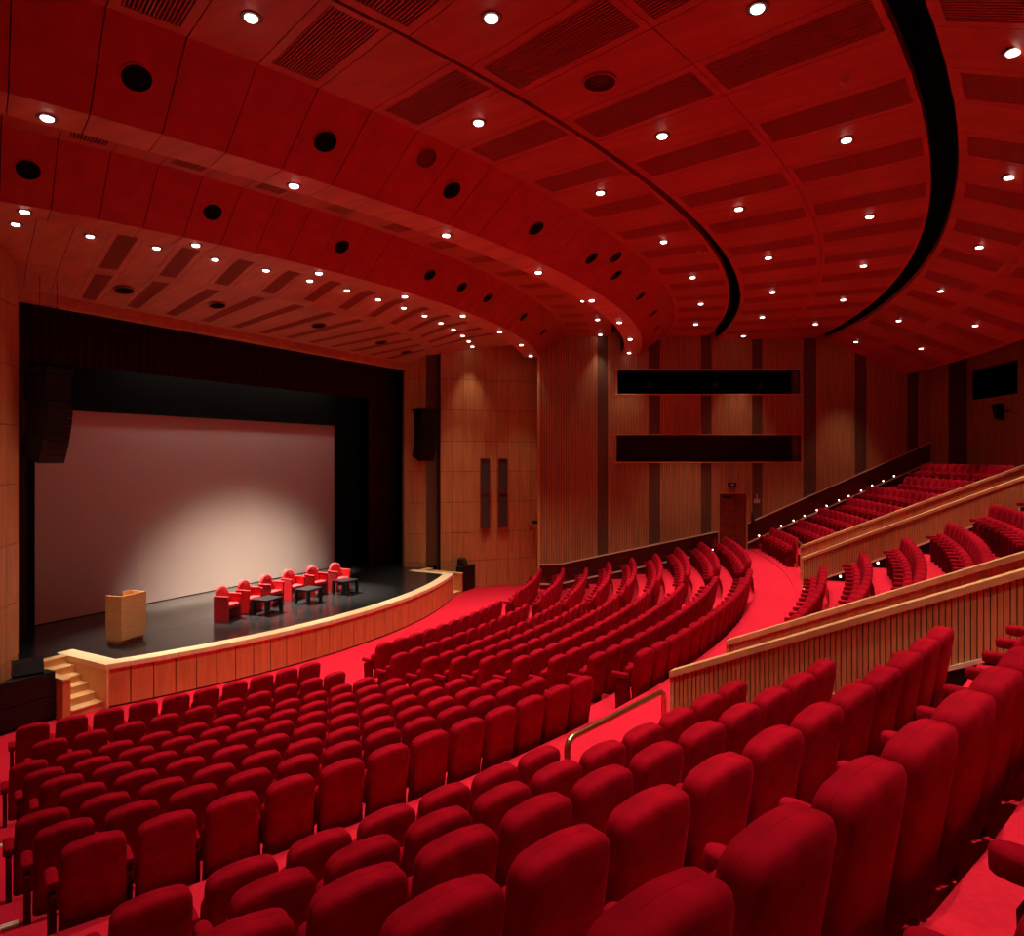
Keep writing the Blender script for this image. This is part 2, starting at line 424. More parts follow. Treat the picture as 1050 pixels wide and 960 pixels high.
WB2 = parapet(-PB[0], PB[1], PB[2], 7.0, 1, .450, slat_side=1, label='slatted oak parapet behind the middle raised bank, seats standing before it')
WA2 = parapet(-PA[0], PA[1], PA[2], 4.5, 1, .445, slat_side=-1, label='farthest slatted oak parapet, in front of the far raised bank')
# small round step lights on the plinths
def step_light(p, nrm, label, group):
    p, nrm = Vector(p), Vector(nrm).normalized(); up = Vector((0, 0, 1)); sx = nrm.cross(up)
    root = empty('step_light', p)
    b = MB(); b.lathe([(.040, .0), (.040, .006), (.030, .010)], 14, (sx, up, nrm)); b.build('bezel', M['steel'], root, True)
    l = MB(); l.lathe([(.026, .008), (.020, .016)], 14, (sx, up, nrm)); l.build('lens', M['step'], root, True)
    tag(root, label, 'step light', group)
for nm, Wf, PP, s, k0 in (('near parapet', WA, PA, -1, 1), ('parapet behind the middle raised bank', WB2, (-PB[0], PB[1], PB[2]), -1, 0)):
    W, top, bot = Wf
    for k in range(k0, 5):
        # where the row tread meets the parapet
        best = min((abs(math.hypot(W(t, 0, 0)[0], W(t, 0, 0)[1] - YR) - (BNK_R[k] - .42)), t) for t in [i * .05 for i in range(160)])
        t = best[1]; side = 1 if (Vector(W(0, 1, 0)) - Vector(W(0, 0, 0))).x < 0 else -1
        n = (Vector(W(t, side, 0)) - Vector(W(t, 0, 0)))
        step_light(W(t, side * .066, bnk_floor(k) + .13), n, f'round step light low on the {nm} at its {ORD[k + 1]} row', 'round step lights on the parapets')

for (x, y, k), lab in (((-11.60, -11.31, 7), 'small metal light strip on the near side aisle, farther of the two'), ((-12.47, -13.20, 8), 'small metal light strip on the near side aisle, closer of the two')):
    root = empty('aisle_light', (x, y, row_floor(k)), R_(-24))
    b = MB(); b.box(-.10, .10, -.03, .03, 0, .018); b.build('housing', M['steel'], root)
    b = MB(); b.box(-.07, .07, -.008, .008, .016, .021); b.build('lens', M['sign'], root)
    tag(root, lab, 'step light', 'light strips on the near side aisle')

# ------------------------------------------------------------------ stage
st = MB(); NS = 40; YS, RS = 10.3256, 16.849; XE = 6.75
aE = math.degrees(math.asin((XE - .02) / RS))
def stage_poly(off=0.):
    pts = [(-XE + off, -1.0)]
    rr = RS - off; ae = math.degrees(math.asin((XE - off) / rr))
    for i in range(NS + 1):
        a = -ae + 2 * ae * i / NS; pts.append((rr * math.sin(R_(a)), YS - rr * math.cos(R_(a))))
    pts.append((XE - off, -1.0)); return pts
outer = stage_poly(); inner = stage_poly(.36)
st.prism(inner, Z0 - .15, Z0 - .004)
st.box(-9.5, 9.5, -3.40, 4.0, Z0 - .15, Z0 - .002)
struct(st.build('stage_floor', M['stagefloor']))
lip = MB()                          # pale wooden edge
n = len(outer)
for i in range(1, n - 2):
    a, b, c, d = outer[i], outer[i + 1], inner[i + 1], inner[i]
    lip.prism([a, b, c, d], Z0 - .10, Z0 + .004)
for s in (-1, 1):
    y1 = outer[1][1]; x0, x1 = sorted((s * XE, s * (XE - .36)))
    yin = inner[1][1]
    lip.prism([(x0, y1 if s < 0 else yin), (x1, yin if s < 0 else y1), (x1, -3.2), (x0, -3.2)], Z0 - .10, Z0 + .004)
struct(lip.build('trim_stage_edge', M['maple']))
fr = MB()
fr.box(-XE + .03, XE - .03, -5.0, -3.2, 0, Z0 - .1, 1)
inn = stage_poly(.06)
npan = 30
aa = math.degrees(math.asin((XE - .03) / (RS - .03)))
for i in range(npan):
    a0, a1 = -aa + 2 * aa * i / npan, -aa + 2 * aa * (i + 1) / npan
    g = .04
    q = [polar(RS - .03, a0 + g, 0, YS), polar(RS - .03, a1 - g, 0, YS), polar(RS - .07, a1 - g, 0, YS), polar(RS - .07, a0 + g, 0, YS)]
    fr.prism([p[:2] for p in q], 0.04, Z0 - .10)
    q = [polar(RS - .065, a0, 0, YS), polar(RS - .065, a1, 0, YS), polar(RS - .3, a1, 0, YS), polar(RS - .3, a0, 0, YS)]
    fr.prism([p[:2] for p in q], 0.0, Z0 - .11, 1)
struct(fr.build('stage_front', [M['stage_front'], M['parapet_gap']]))
sd = MB()
for s in (-1, 1):
    x0, x1 = sorted((s * XE - s * .005, s * XE - s * .05)); sd.box(x0, x1, -5.13, -3.2, 0, Z0 - .10)
struct(sd.build('stage_side', M['steps']))
# steps up to the stage at both ends
for s, lab in ((-1, 'pale wooden steps up to the stage between its corner and the black subwoofer'), (1, 'pale wooden steps at the far end of the stage beside the black subwoofer')):
    root = empty('stage_steps', (s * 7.1, -4.2, 0)); off = -Vector(root.location)
    nst = 6; rise = Z0 / nst
    for i in range(nst):
        y0 = -5.02 + i * .27; x0, x1 = sorted((s * (XE + .005), s * 7.42))
        t = MB(); t.box(x0, x1, y0, y0 + .30 if i < nst - 1 else -3.42, (i + 1) * rise - .03, (i + 1) * rise)
        t.box(x0, x1, y0 + .02, y0 + .05, i * rise, (i + 1) * rise - .03)
        t.build('step', M['steps'], root, loc=off)
    x0, x1 = sorted((s * 7.42, s * 7.57))
    t = MB(); t.box(x0, x1, -5.0, -3.42, 0, Z0 - .14); t.build('stringer', M['stage_front'], root, loc=off)
    t = MB(); t.box(x0 - .01, x1 + .01, -5.02, -3.42, Z0 - .14, Z0 - .10); t.build('stringer_cap', M['steps'], root, loc=off)
    tag(root, lab, 'steps')

# screen, maskings, curtains
scn = MB(); scn.box(-5.68, 5.68, .0, .04, Z0 + .02, 5.79 + Z0)
tag(scn.build('projection_screen', M['screen']), 'wide pale projection screen hanging at the back of the stage', 'screen')
bk = MB()
bk.box(-8.5, -5.66, -.14, -.10, Z0, 9.4); bk.box(5.66, 8.5, -.14, -.10, Z0, 9.4); bk.box(-5.7, 5.7, -.14, -.10, 5.77 + Z0, 9.4)
tag(bk.build('black_masking', M['void']), 'black masking drapes framing the projection screen', 'masking')
def pleated(mb, x0, x1, y, z0, z1, amp=.035, pitch=.22):
    n = max(4, int(abs(x1 - x0) / pitch * 6)); f = []; b = []
    for i in range(n + 1):
        x = x0 + (x1 - x0) * i / n; yy = y + amp * math.sin(2 * math.pi * (x - x0) / pitch); f.append((x, yy)); b.append((x, yy + .02))
    vs = []
    for (x, yy), (xb, yb) in zip(f, b): vs += [(x, yy, z0), (x, yy, z1), (xb, yb, z0), (xb, yb, z1)]
    fs = []
    for i in range(n):
        q = 4 * i; fs += [(q, q + 4, q + 5, q + 1), (q + 2, q + 3, q + 7, q + 6), (q + 1, q + 5, q + 7, q + 3), (q, q + 2, q + 6, q + 4)]
    mb.add(vs, fs)
cur = empty('house_curtain', (0, -1.2, Z0))
for nm, a in (('curtain_leg', (-8.2, -6.35, -1.2, Z0 + .01, 9.6)), ('curtain_leg', (6.37, 8.2, -1.2, Z0 + .01, 9.6)), ('curtain_border', (-6.4, 6.4, -1.22, 6.88 + Z0, 9.6))):
    b = MB(); pleated(b, *a); b.build(nm, M['maroon'], cur, loc=(0, 1.2, -Z0))
tag(cur, 'dark maroon house curtain drawn to the sides and top of the stage opening', 'curtain')

# ------------------------------------------------------------------ side walls
ZT = 11.2
def wall_set(s, side):
    """s=+1 right (far) side wall with its openings, s=-1 the mirrored near one"""
    def W(t, u, z):              # t along wall from the stage end, u outward
        q = W0 + WD * t + WN * u; return (s * q.x, q.y, z)
    PXM = .03974; L0 = 1.1       # metres per pixel on this wall; lateral of its start
    openings = []
    if s > 0:
        openings = [((633 - 525) * PXM - L0, (820 - 525) * PXM - L0, 7.07 + Z0, 8.06 + Z0, 'w'),
                    ((632 - 525) * PXM - L0, (821 - 525) * PXM - L0, 4.30 + Z0, 5.40 + Z0, 'w'),
                    ((736 - 525) * PXM - L0, (766 - 525) * PXM - L0, -1., 3.06 + Z0, 'd')]
    def rail_z(t):
        return (.09 + Z0 if t < .75 else .09 + .19 * 1.08 * (t - .75) + Z0) if t < 7.9 else 1.62 + .4417 * (t - 8.15) + Z0
    # backing, split round the openings
    def cells(t0, t1, z0, z1):
        out = [(t0, t1, z0, z1)]
        for a, b, c, d, _ in openings:
            nx = []
            for q in out:
                x0, x1, y0, y1 = q
                if b <= x0 or a >= x1 or d <= y0 or c >= y1: nx.append(q); continue
                if x0 < a: nx.append((x0, a, y0, y1))
                if x1 > b: nx.append((b, x1, y0, y1))
                xa, xb = max(x0, a), min(x1, b)
                if y0 < c: nx.append((xa, xb, y0, c))
                if y1 > d: nx.append((xa, xb, d, y1))
            out = nx
        return out
    w = MB()
    def bx(t0, t1, u0, u1, z0, z1, m=0, z1b=None, z0b=None):
        z1b = z1 if z1b is None else z1b; z0b = z0 if z0b is None else z0b
        p = [W(t0, u0, z0), W(t1, u0, z0b), W(t1, u1, z0b), W(t0, u1, z0), W(t0, u0, z1), W(t1, u0, z1b), W(t1, u1, z1b), W(t0, u1, z1)]
        w.hexa(p if s > 0 else [p[3], p[2], p[1], p[0], p[7], p[6], p[5], p[4]], m)
    for q in cells(0 if s > 0 else 2.7, WLEN, -.2, ZT): bx(q[0], q[1], .045, .25, q[2], q[3], 1)
    # ribs, in bays separated by plain dark strips
    strips = [(2.38 - .0, 2.80), (4.53, 4.93), (6.66, 7.02), (8.74, 9.10), (10.85, 11.30), (12.95, 13.35), (15.06, 15.46)]
    t = .02 if s > 0 else 2.75; pitch = .0985
    while t < WLEN - .05:
        hit = [b for b in strips if b[0] - .03 < t + pitch * .5 < b[1]]
        if hit: t = hit[0][1]; continue
        t1 = t + pitch - .022
        zb = rail_z(t) + .05
        for q in cells(t, t1, zb, ZT):
            bx(q[0], q[1], 0, .05, q[2], q[3])
        t += pitch
    if s > 0: bx(-.05, .02, -.012, .25, .0, ZT, 3)                                      # end trim
    for a, b, c, d, kind in openings:                                           # reveals and trims
        if kind == 'w':
            bx(a - .0, b, .2, .9, c - .05, c, 1); bx(a, b, .2, .9, d, d + .05, 1)
            bx(a - .06, a, .02, .9, c - .05, d + .05, 0); bx(b, b + .06, .02, .9, c - .05, d + .05, 0)
            bx(a - .12, b + .06, -.02, .06, c - .045, c + .0, 3); bx(a - .12, b + .06, -.02, .06, d, d + .03, 3)
    # rail on top of the dado, dado, skirting
    N = 40
    for i in range(N):
        t0, t1 = WLEN * i / N, WLEN * (i + 1) / N
        if s < 0 and t0 < 2.7: continue
        for x0, x1 in ([(t0, t1)] if not openings else [(q[0], q[1]) for q in cells(t0, t1, 2.0, 2.01)]):
            if x1 - x0 < .01: continue
            bx(x0, x1, -.015, .06, rail_z(x0) - .0, rail_z(x0) + .05, 4, rail_z(x1) + .05, rail_z(x1))
            bx(x0, x1, .01, .06, -.3, rail_z(x0), 2, rail_z(x1))
            bx(x0, x1, -.02, .03, rail_z(x0) - .80, rail_z(x0) - .74, 4, rail_z(x1) - .74, rail_z(x1) - .80)
    struct(w.build('wall_' + side, [M['wall'], M['wall_dark'], M['dado'], M['rail_oak'], M['steel']]))
    # splayed panelled wall by the stage, its return, and the proscenium pier
    p = MB()
    def wall_run(p0, p1, z0, z1, rows, cols, thick=.2):
        p0, p1 = Vector((s * p0[0], p0[1], 0)), Vector((s * p1[0], p1[1], 0)); d = (p1 - p0); Ln = d.length; d.normalize()
        nn = Vector((-d.y, d.x, 0)) * (1 if s > 0 else -1)   # outward
        if nn.x * s < 0: nn = -nn
        c = (p0 + p1) / 2 + nn * (.03 + thick / 2)
        p.obox((c.x, c.y, (z0 + z1) / 2), d * (Ln / 2), nn * (thick / 2), (0, 0, (z1 - z0) / 2), 1)
        edges = [z for z in rows]
        for i in range(len(edges) - 1):
            for j in range(cols):
                a, b = Ln * j / cols + .005, Ln * (j + 1) / cols - .005
                c = p0 + d * ((a + b) / 2) + nn * .015
                p.obox((c.x, c.y, (edges[i] + edges[i + 1]) / 2), d * ((b - a) / 2), nn * .017, (0, 0, (edges[i + 1] - edges[i]) / 2 - .009))
    rows = [0, 1.13, 2.30, 3.57, 4.85, 6.11, 7.39, 8.67, ZT]
    wall_run((7.62, -3.36) if s < 0 else (7.95, -3.67), (11.15, -6.68), 0, ZT, rows, 9)
    wall_run((7.16, -2.45), (7.45, -3.30), 0, ZT, rows, 1, .12) if s > 0 else wall_run((7.16, -2.45), (7.55, -2.75), 0, ZT, rows, 1, .12)
    wall_run((7.16, -2.45), (8.6, -2.45), 0, ZT, [0, ZT], 1, .1)
    wall_run((9.72, -7.30), (11.2, -6.50), 0, ZT, [0, ZT], 1, .1) if s > 0 else wall_run((11.02, -9.78), (11.8, -7.0), 0, ZT, [0, ZT], 1, .1)
    # dark niche behind the loudspeaker array
    p.hexa([(s * x, y, z) for z in (0, ZT) for x, y in (((7.9, -2.7), (7.95, -2.62), (7.55, -2.55), (7.55, -2.75)) if s < 0 else ((7.5, -3.2), (7.55, -3.1), (8.4, -3.3), (8.35, -3.5)))], 1)
    struct(p.build('wall_' + side + '_stage_end', [M['panel'], M['wall_dark'], M['void']]))
    return W, rail_z
WR, RZ = wall_set(1, 'right')
WL, _ = wall_set(-1, 'left')
# projection and control openings: dark rooms behind the slots
bt = MB()
for (a, b, c, d, m) in ((4.29 - 1.1, 11.72 - 1.1, 7.02 + Z0, 8.11 + Z0, 0), (4.25 - 1.1, 11.76 - 1.1, 4.25 + Z0, 5.45 + Z0, 1)):
    for t0, t1, u0, u1, z0, z1 in ((a, b, 2.2, 2.3, c, d), (a, b, .25, 2.3, c - .1, c), (a, b, .25, 2.3, d, d + .1), (a - .1, a, .9, 2.3, c, d), (b, b + .1, .9, 2.3, c, d)):
        bt.hexa([WR(t0, u0, z0), WR(t1, u0, z0), WR(t1, u1, z0), WR(t0, u1, z0), WR(t0, u0, z1), WR(t1, u0, z1), WR(t1, u1, z1), WR(t0, u1, z1)], m)
struct(bt.build('wall_booth_interior', [M['void'], mat('booth_maroon', (.14, .012, .014), .8)]))
# stage spotlights inside the upper slot
for i, t in enumerate((4.6, 7.35, 9.2)):
    root = empty('booth_spotlight', WR(t, .75, 7.12 + Z0)); z = Vector((0, 0, 1)); inward = -WN
    ax = (inward + Vector((0, 0, -.25))).normalized(); sx = ax.cross(z).normalized(); sy = sx.cross(ax)
    b = MB(); b.lathe([(.07, -.24), (.11, -.2), (.11, .12), (.13, .16)], 16, (sx, sy, ax), (0, 0, .42)); b.build('body', M['black'], root, True)
    b = MB(); b.lathe([(.10, .162), (.06, .172)], 16, (sx, sy, ax), (0, 0, .42)); b.build('lens', M['mesh_grey'], root, True)
    b = MB(); b.box(-.16, .16, -.02, .02, .0, .03); b.box(-.16, -.14, -.02, .02, 0, .45); b.box(.14, .16, -.02, .02, 0, .45); b.build('yoke', M['black'], root)
    tag(root, f'black spotlight inside the upper wall slot, {ORD[i + 1]} from the stage end', 'spotlight', 'spotlights in the upper wall slot')

# exit door in the far wall
dt0, dt1 = (736 - 525) * .03974 - 1.1, (766 - 525) * .03974 - 1.1
door = empty('door_1', WR((dt0 + dt1) / 2, 0, CROSS)); door['kind'] = 'structure'
def wbox(mb, t0, t1, u0, u1, z0, z1, m=0):
    mb.hexa([WR(t0, u0, z0), WR(t1, u0, z0), WR(t1, u1, z0), WR(t0, u1, z0), WR(t0, u0, z1), WR(t1, u0, z1), WR(t1, u1, z1), WR(t0, u1, z1)], m)
off = -Vector(door.location)
b = MB(); wbox(b, dt0 + .05, (dt0 + dt1) / 2 + .14, .05, .10, CROSS, 3.0 + Z0); leaf = b.build('door_leaf', M['door'], door, loc=off)
b = MB(); wbox(b, (dt0 + dt1) / 2 + .15, dt1 - .05, .05, .10, CROSS, 3.0 + Z0); b.build('door_leaf', M['door'], door, loc=off)
b = MB(); wbox(b, dt0, dt0 + .05, -.03, .2, CROSS - .3, 3.06 + Z0); wbox(b, dt1 - .05, dt1, -.03, .2, CROSS - .3, 3.06 + Z0); wbox(b, dt0, dt1, -.03, .2, 3.0 + Z0, 3.06 + Z0); b.build('door_frame', M['wall'], door, loc=off)
b = MB(); wbox(b, (dt0 + dt1) / 2 + .02, (dt0 + dt1) / 2 + .06, .0, .05, CROSS + .9, CROSS + 1.2); b.build('door_handle', M['brass'], leaf)
b = MB(); wbox(b, dt0 + .2, dt0 + .52, .02, .05, 2.82 + Z0, 2.92 + Z0); b.build('door_closer', M['black'], leaf)
# sign box above the door, pale sign and extinguisher beside it
tz = ((750 - 525) * .03974 - 1.1)
root = empty('exit_lamp', WR(tz, 0, 3.36 + Z0)); off = -Vector(root.location)
b = MB(); wbox(b, tz - .17, tz + .17, -.08, -.004, 3.30 + Z0, 3.46 + Z0); b.build('housing', M['black'], root, loc=off)
b = MB(); wbox(b, tz - .06, tz + .06, -.095, -.08, 3.34 + Z0, 3.42 + Z0); b.build('lens', M['grey'], root, loc=off)
tag(root, 'small dark lamp box on the wall above the exit door', 'lamp')
ts = (776 - 525) * .03974 - 1.1
root = empty('wall_sign', WR(ts, .04, 2.75 + Z0)); off = -Vector(root.location)
b = MB(); wbox(b, ts - .12, ts + .12, .02, .045, 2.62 + Z0, 2.78 + Z0); b.build('plate', M['sign'], root, loc=off)
b = MB(); wbox(b, ts - .03, ts + .03, .02, .04, 2.78 + Z0, 2.98 + Z0); b.build('upper_plate', M['sign'], root, loc=off)
tag(root, 'small pale notice on the dark wall strip beside the exit door', 'sign')
te = (771 - 525) * .03974 - 1.1
root = empty('fire_extinguisher', WR(te, -.1, 1.86 + Z0))
b = MB(); b.lathe([(.07, 0), (.075, .02), (.075, .36), (.05, .42), (.02, .45)], 18); b.build('cylinder', M['red_ext'], root, True)
b = MB(); b.lathe([(.02, .45), (.02, .50)], 10); b.box(-.02, .07, -.015, .015, .50, .52); b.build('valve', M['black'], root)
b = MB(); b.tube([(.03, 0, .50), (.10, 0, .46), (.11, 0, .30), (.10, 0, .16)], .012, 8); b.build('hose', M['black'], root, True)
tag(root, 'fire extinguisher hung on the wall just past the exit door', 'fire extinguisher')
# step lights along the far wall
for k in range(7):
    best = min((abs(math.hypot(WR(t, 0, 0)[0], WR(t, 0, 0)[1] - YR) - (BNK_R[k] - .2)), t) for t in [i * .05 for i in range(340)])
    t = best[1]
    step_light(WR(t, -.004, RZ(t) - .68), -WN, f'round step light low on the far side wall at its {ORD[k + 1]} raised row', 'round step lights along the far wall')
for k in range(1, 7):
    best = min((abs(math.hypot(WR(t, 0, 0)[0], WR(t, 0, 0)[1] - YR) - (BNK_R[k] - .62)), t) for t in [i * .05 for i in range(340)])
    t = best[1]
    step_light(WR(t, -.004, RZ(t) - .68), -WN, f'round step light on the far side wall halfway up to its {ORD[k + 1]} raised row', 'round step lights along the far wall')
for k in range(0, 9, 2):
    best = min((abs(math.hypot(WR(t, 0, 0)[0], WR(t, 0, 0)[1] - YR) - (ROW_R[k] - .3)), t) for t in [i * .05 for i in range(340)])
    t = best[1]
    step_light(WR(t, -.004, RZ(t) - .66), -WN, f'round step light low on the far side wall beside stalls row {ORD[k + 1]}', 'round step lights along the far wall')

# rear wall (curved), far corner pier, control window
rw = MB(); RRW = 39.75
for i in range(-620, 621):
    a = i * .0435
    if abs(a) > 26.2: continue
    a1 = a + .0345
    hole = 20.1 < a < 24.3
    segs = [(3.3, ZT)] if not hole else [(3.3, 7.64), (8.8, ZT)]
    for z0, z1 in segs:
        P = [polar(RRW, a, 0), polar(RRW, a1, 0), polar(RRW + .05, a1, 0), polar(RRW + .05, a, 0)]
        rw.prism([p[:2] for p in P], z0, z1)
for i in range(-27, 27):
    P = [polar(RRW + .05, i, 0), polar(RRW + .05, i + 1, 0), polar(RRW + .3, i + 1, 0), polar(RRW + .3, i, 0)]
    for z0, z1 in ([(-.2, ZT)] if not 20 <= i < 24.3 else [(-.2, 7.64), (8.8, ZT)]): rw.prism([p[:2] for p in P], z0, z1, 1)
    if 20 <= i < 24.3:
        P = [polar(RRW + 1.3, i, 0), polar(RRW + 1.3, i + 1, 0), polar(RRW + 1.4, i + 1, 0), polar(RRW + 1.4, i, 0)]
        rw.prism([p[:2] for p in P], 7.4, 9.0, 2)
struct(rw.build('wall_rear', [M['wall'], M['wall_dark'], M['void']]))
for s, sd_ in ((1, 'right'), (-1, 'left')):
    pr = MB(); c = WR(16.3, -.45, 0)
    q = [WR(15.95, .0, 0), WR(16.75, .0, 0), WR(16.75, -1.15, 0), WR(15.95, -1.15, 0)]
    pr.prism([(s * p[0], p[1]) for p in (q if s < 0 else q[::-1])], 0, ZT, 1)
    for j in range(11):
        u0 = -1.15 + j * .104; t0 = 15.95
        q = [WR(15.93, u0, 0), WR(15.95, u0, 0), WR(15.95, u0 + .08, 0), WR(15.93, u0 + .08, 0)]
        pr.prism([(s * p[0], p[1]) for p in (q if s > 0 else q[::-1])], 3.2, ZT, 0)
    if s > 0: struct(pr.build('wall_pier_' + sd_, [M['wall'], M['wall_dark']]))
# small loudspeaker hanging on the rear wall
pa = polar(RRW - .42, 20.7, 0)
root = empty('wall_speaker', (pa[0], pa[1], 6.75), R_(20.7))
b = MB(); b.hexa([(-.13, .06, .05), (.13, .06, .05), (.13, -.16, -.03), (-.13, -.16, -.03), (-.13, .16, .55), (.13, .16, .55), (.13, -.10, .58), (-.13, -.10, .58)]); b.build('cabinet', M['black'], root)
b = MB(); b.box(-.02, .02, -.38, -.08, .28, .32); b.build('bracket', M['black'], root)
tag(root, 'small black loudspeaker tilted down on the rear wall', 'loudspeaker')

# ------------------------------------------------------------------ ceiling
def surf(*pts):
    """z as a function of radius from breakpoints"""
    def f(r):
        if r <= pts[0][0]: return pts[0][1] + Z0
        for (r0, z0), (r1, z1) in zip(pts, pts[1:]):
            if r <= r1: return z0 + (z1 - z0) * (r - r0) / (r1 - r0) + Z0
        return pts[-1][1] + Z0
    return f
Z_1 = surf((29, 9.45), (32, 9.45)); Z_2 = surf((31, 9.24), (33.6, 9.30), (36, 9.36)); Z_3 = surf((36.0, 9.30), (39.6, 7.75))
Z_M = surf((25, 9.48), (28, 9.40)); Z_S1 = surf((27, 8.68), (29, 8.68)); Z_S2 = surf((23, 8.62), (25, 8.62))
Z_F1 = surf((28.47, 8.68), (29.55, 9.46)); Z_F2 = surf((24.43, 8.62), (25.39, 9.49))
CELL, A0 = 1.635, .10
ce = MB()
def pcell(mb, r0, r1, a0, a1, zf, m=0, th=.03, g=.007, rg=.006, lim=True):
    ra, rb = rg if isinstance(rg, tuple) else (rg, rg)
    if lim:
        am = min(amax(r0, YC), amax(r1, YC)) + .25
        a0, a1 = max(a0, -am), min(a1, am)
        if a1 - a0 < .05: return
    g0 = math.degrees(g / r0)
    q = [(r0 + ra, a0 + g0), (r1 - rb, a0 + g0), (r1 - rb, a1 - g0), (r0 + ra, a1 - g0)]
    lo = [polar(r, a, zf(r), YC) for r, a in q]; hi = [(x, y, z + th) for x, y, z in lo]
    mb.hexa(lo + hi, m)
vents = []
KR = range(-17, 18)
def ring_panels(r0, r1, zf, vented, m=0, vr=None, bord=.13):
    for k in KR:
        a = A0 + CELL * k; a0, a1 = a - CELL / 2, a + CELL / 2
        am = min(amax(r0, YC), amax(r1, YC))
        if not vented or k % 2 == 0 or abs(a) + CELL / 2 > am + .1:
            pcell(ce, r0, r1, a0, a1, zf, m); continue
        v0, v1 = vr if vr else (r0 + bord, r1 - bord)
        ba = math.degrees(bord / r1)
        pcell(ce, r0, v0, a0, a1, zf, m, rg=(.005, 0)); pcell(ce, v1, r1, a0, a1, zf, m, rg=(0, .005))
        pcell(ce, v0, v1, a0, a0 + ba, zf, m, rg=0, g=.004); pcell(ce, v0, v1, a1 - ba, a1, zf, m, rg=0, g=.004)
        vents.append((v0, v1, a0 + ba, a1 - ba, zf, k))
mark = {}
def do(name, *a, **kw):
    n0 = len(vents); ring_panels(*a, **kw); mark[name] = vents[n0:]
do('ring behind the great curved beam', 29.56, 31.31, Z_1, True, vr=(29.70, 31.22))
do('ring between the slot and the middle joint', 31.62, 33.65, Z_2, True, vr=(31.74, 33.56))
do('ring inside the wide black slot', 33.65, 35.68, Z_2, True, vr=(33.74, 35.60))
do('ring outside the wide black slot', 36.06, 37.45, Z_3, True)
do('outermost sloping ring', 37.45, 39.35, Z_3, True)
do('band between the two curved beams', 25.42, 27.35, Z_M, True, vr=(25.62, 26.5))
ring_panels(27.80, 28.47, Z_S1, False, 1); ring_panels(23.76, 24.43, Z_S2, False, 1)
# radial groups: rings over the canopy at the stage
def can_front(a): return (YC + 2.55) / math.cos(R_(a))
def can_nodes(a):
    q = min(1., abs(a) / 23.) ** 2
    return ((can_front(a), 8.32), (max(21.15 - 1.35 * q, can_front(a) + .3), 8.68), (22.05 - .35 * q, 9.04), (23.8, 9.32))
def can_pt(f, a):
    """f: 0 = straight front edge, 1 = middle joint, 2 = line of lamps, 3 = rear arc"""
    n = can_nodes(a); i = min(2, int(f)); t = f - i
    r = n[i][0] + (n[i + 1][0] - n[i][0]) * t; z = n[i][1] + (n[i + 1][1] - n[i][1]) * t
    x, y, _ = polar(r, a, 0, YC); return (x, y, z + Z0)
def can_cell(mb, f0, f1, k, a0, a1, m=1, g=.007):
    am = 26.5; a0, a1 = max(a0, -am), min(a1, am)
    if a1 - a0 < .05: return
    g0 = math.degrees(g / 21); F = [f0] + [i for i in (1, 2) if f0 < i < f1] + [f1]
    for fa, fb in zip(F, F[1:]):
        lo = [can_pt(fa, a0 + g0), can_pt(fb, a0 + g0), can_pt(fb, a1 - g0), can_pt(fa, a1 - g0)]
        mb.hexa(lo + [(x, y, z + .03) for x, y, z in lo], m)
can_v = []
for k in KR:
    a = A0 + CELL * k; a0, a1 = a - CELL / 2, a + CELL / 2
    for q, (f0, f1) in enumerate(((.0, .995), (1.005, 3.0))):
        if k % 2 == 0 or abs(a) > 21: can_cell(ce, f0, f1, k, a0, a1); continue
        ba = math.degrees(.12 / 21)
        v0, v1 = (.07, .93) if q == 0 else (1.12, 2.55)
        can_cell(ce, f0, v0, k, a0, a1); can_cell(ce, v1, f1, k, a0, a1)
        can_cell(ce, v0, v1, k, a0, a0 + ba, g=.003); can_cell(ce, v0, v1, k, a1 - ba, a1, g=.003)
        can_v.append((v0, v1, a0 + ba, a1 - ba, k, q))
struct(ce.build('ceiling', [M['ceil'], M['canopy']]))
# beams: raking faces with joints
fb = MB()
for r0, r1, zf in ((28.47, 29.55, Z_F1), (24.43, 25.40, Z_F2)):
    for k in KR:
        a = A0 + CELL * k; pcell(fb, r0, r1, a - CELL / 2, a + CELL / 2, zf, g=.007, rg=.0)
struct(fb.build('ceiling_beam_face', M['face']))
# backing above all panels, slot troughs, beam inner sides, canopy fascia
ba = MB()
def strip_ring(mb, prof, a0=-30, a1=30, n=60, m=0, yc=YC):
    vs = []
    for i in range(n + 1):
        a = a0 + (a1 - a0) * i / n
        for r, z in prof: vs.append(polar(r, a, z + Z0, yc))
    L = len(prof); fs = []
    for i in range(n):
        for j in range(L - 1): fs.append((i * L + j, (i + 1) * L + j, (i + 1) * L + j + 1, i * L + j + 1))
    mb.add(vs, fs, m)
strip_ring(ba, [(23.72, 9.6), (23.72, 8.76), (24.5, 8.76), (25.45, 9.62), (27.45, 9.56), (27.45, 10.1), (27.74, 10.1), (27.74, 8.82), (28.5, 8.82), (29.6, 9.59), (31.33, 9.59), (31.33, 10.2), (31.60, 10.2),
                (31.60, 9.44), (35.70, 9.5), (35.70, 10.3), (36.04, 10.3), (36.04, 9.44), (39.4, 8.0), (39.4, 9.2)])
for i in range(-26, 26):
    for f in range(3):
        q = [can_pt(f, i), can_pt(f + 1, i), can_pt(f + 1, i + 1), can_pt(f, i + 1)]
        ba.add([(x, y, z + .13) for x, y, z in q], [(0, 1, 2, 3)])
struct(ba.build('ceiling_backing', M['void']))
bi = MB()
strip_ring(bi, [(27.79, 8.69), (27.79, 9.62)]); strip_ring(bi, [(23.75, 8.63), (23.75, 9.5)])
for r, z in ((31.31, 9.455), (31.615, 9.245), (35.685, 9.365), (36.055, 9.27)): strip_ring(bi, [(r, z), (r, z + .12)])
struct(bi.build('ceiling_edge', M['ceil']))
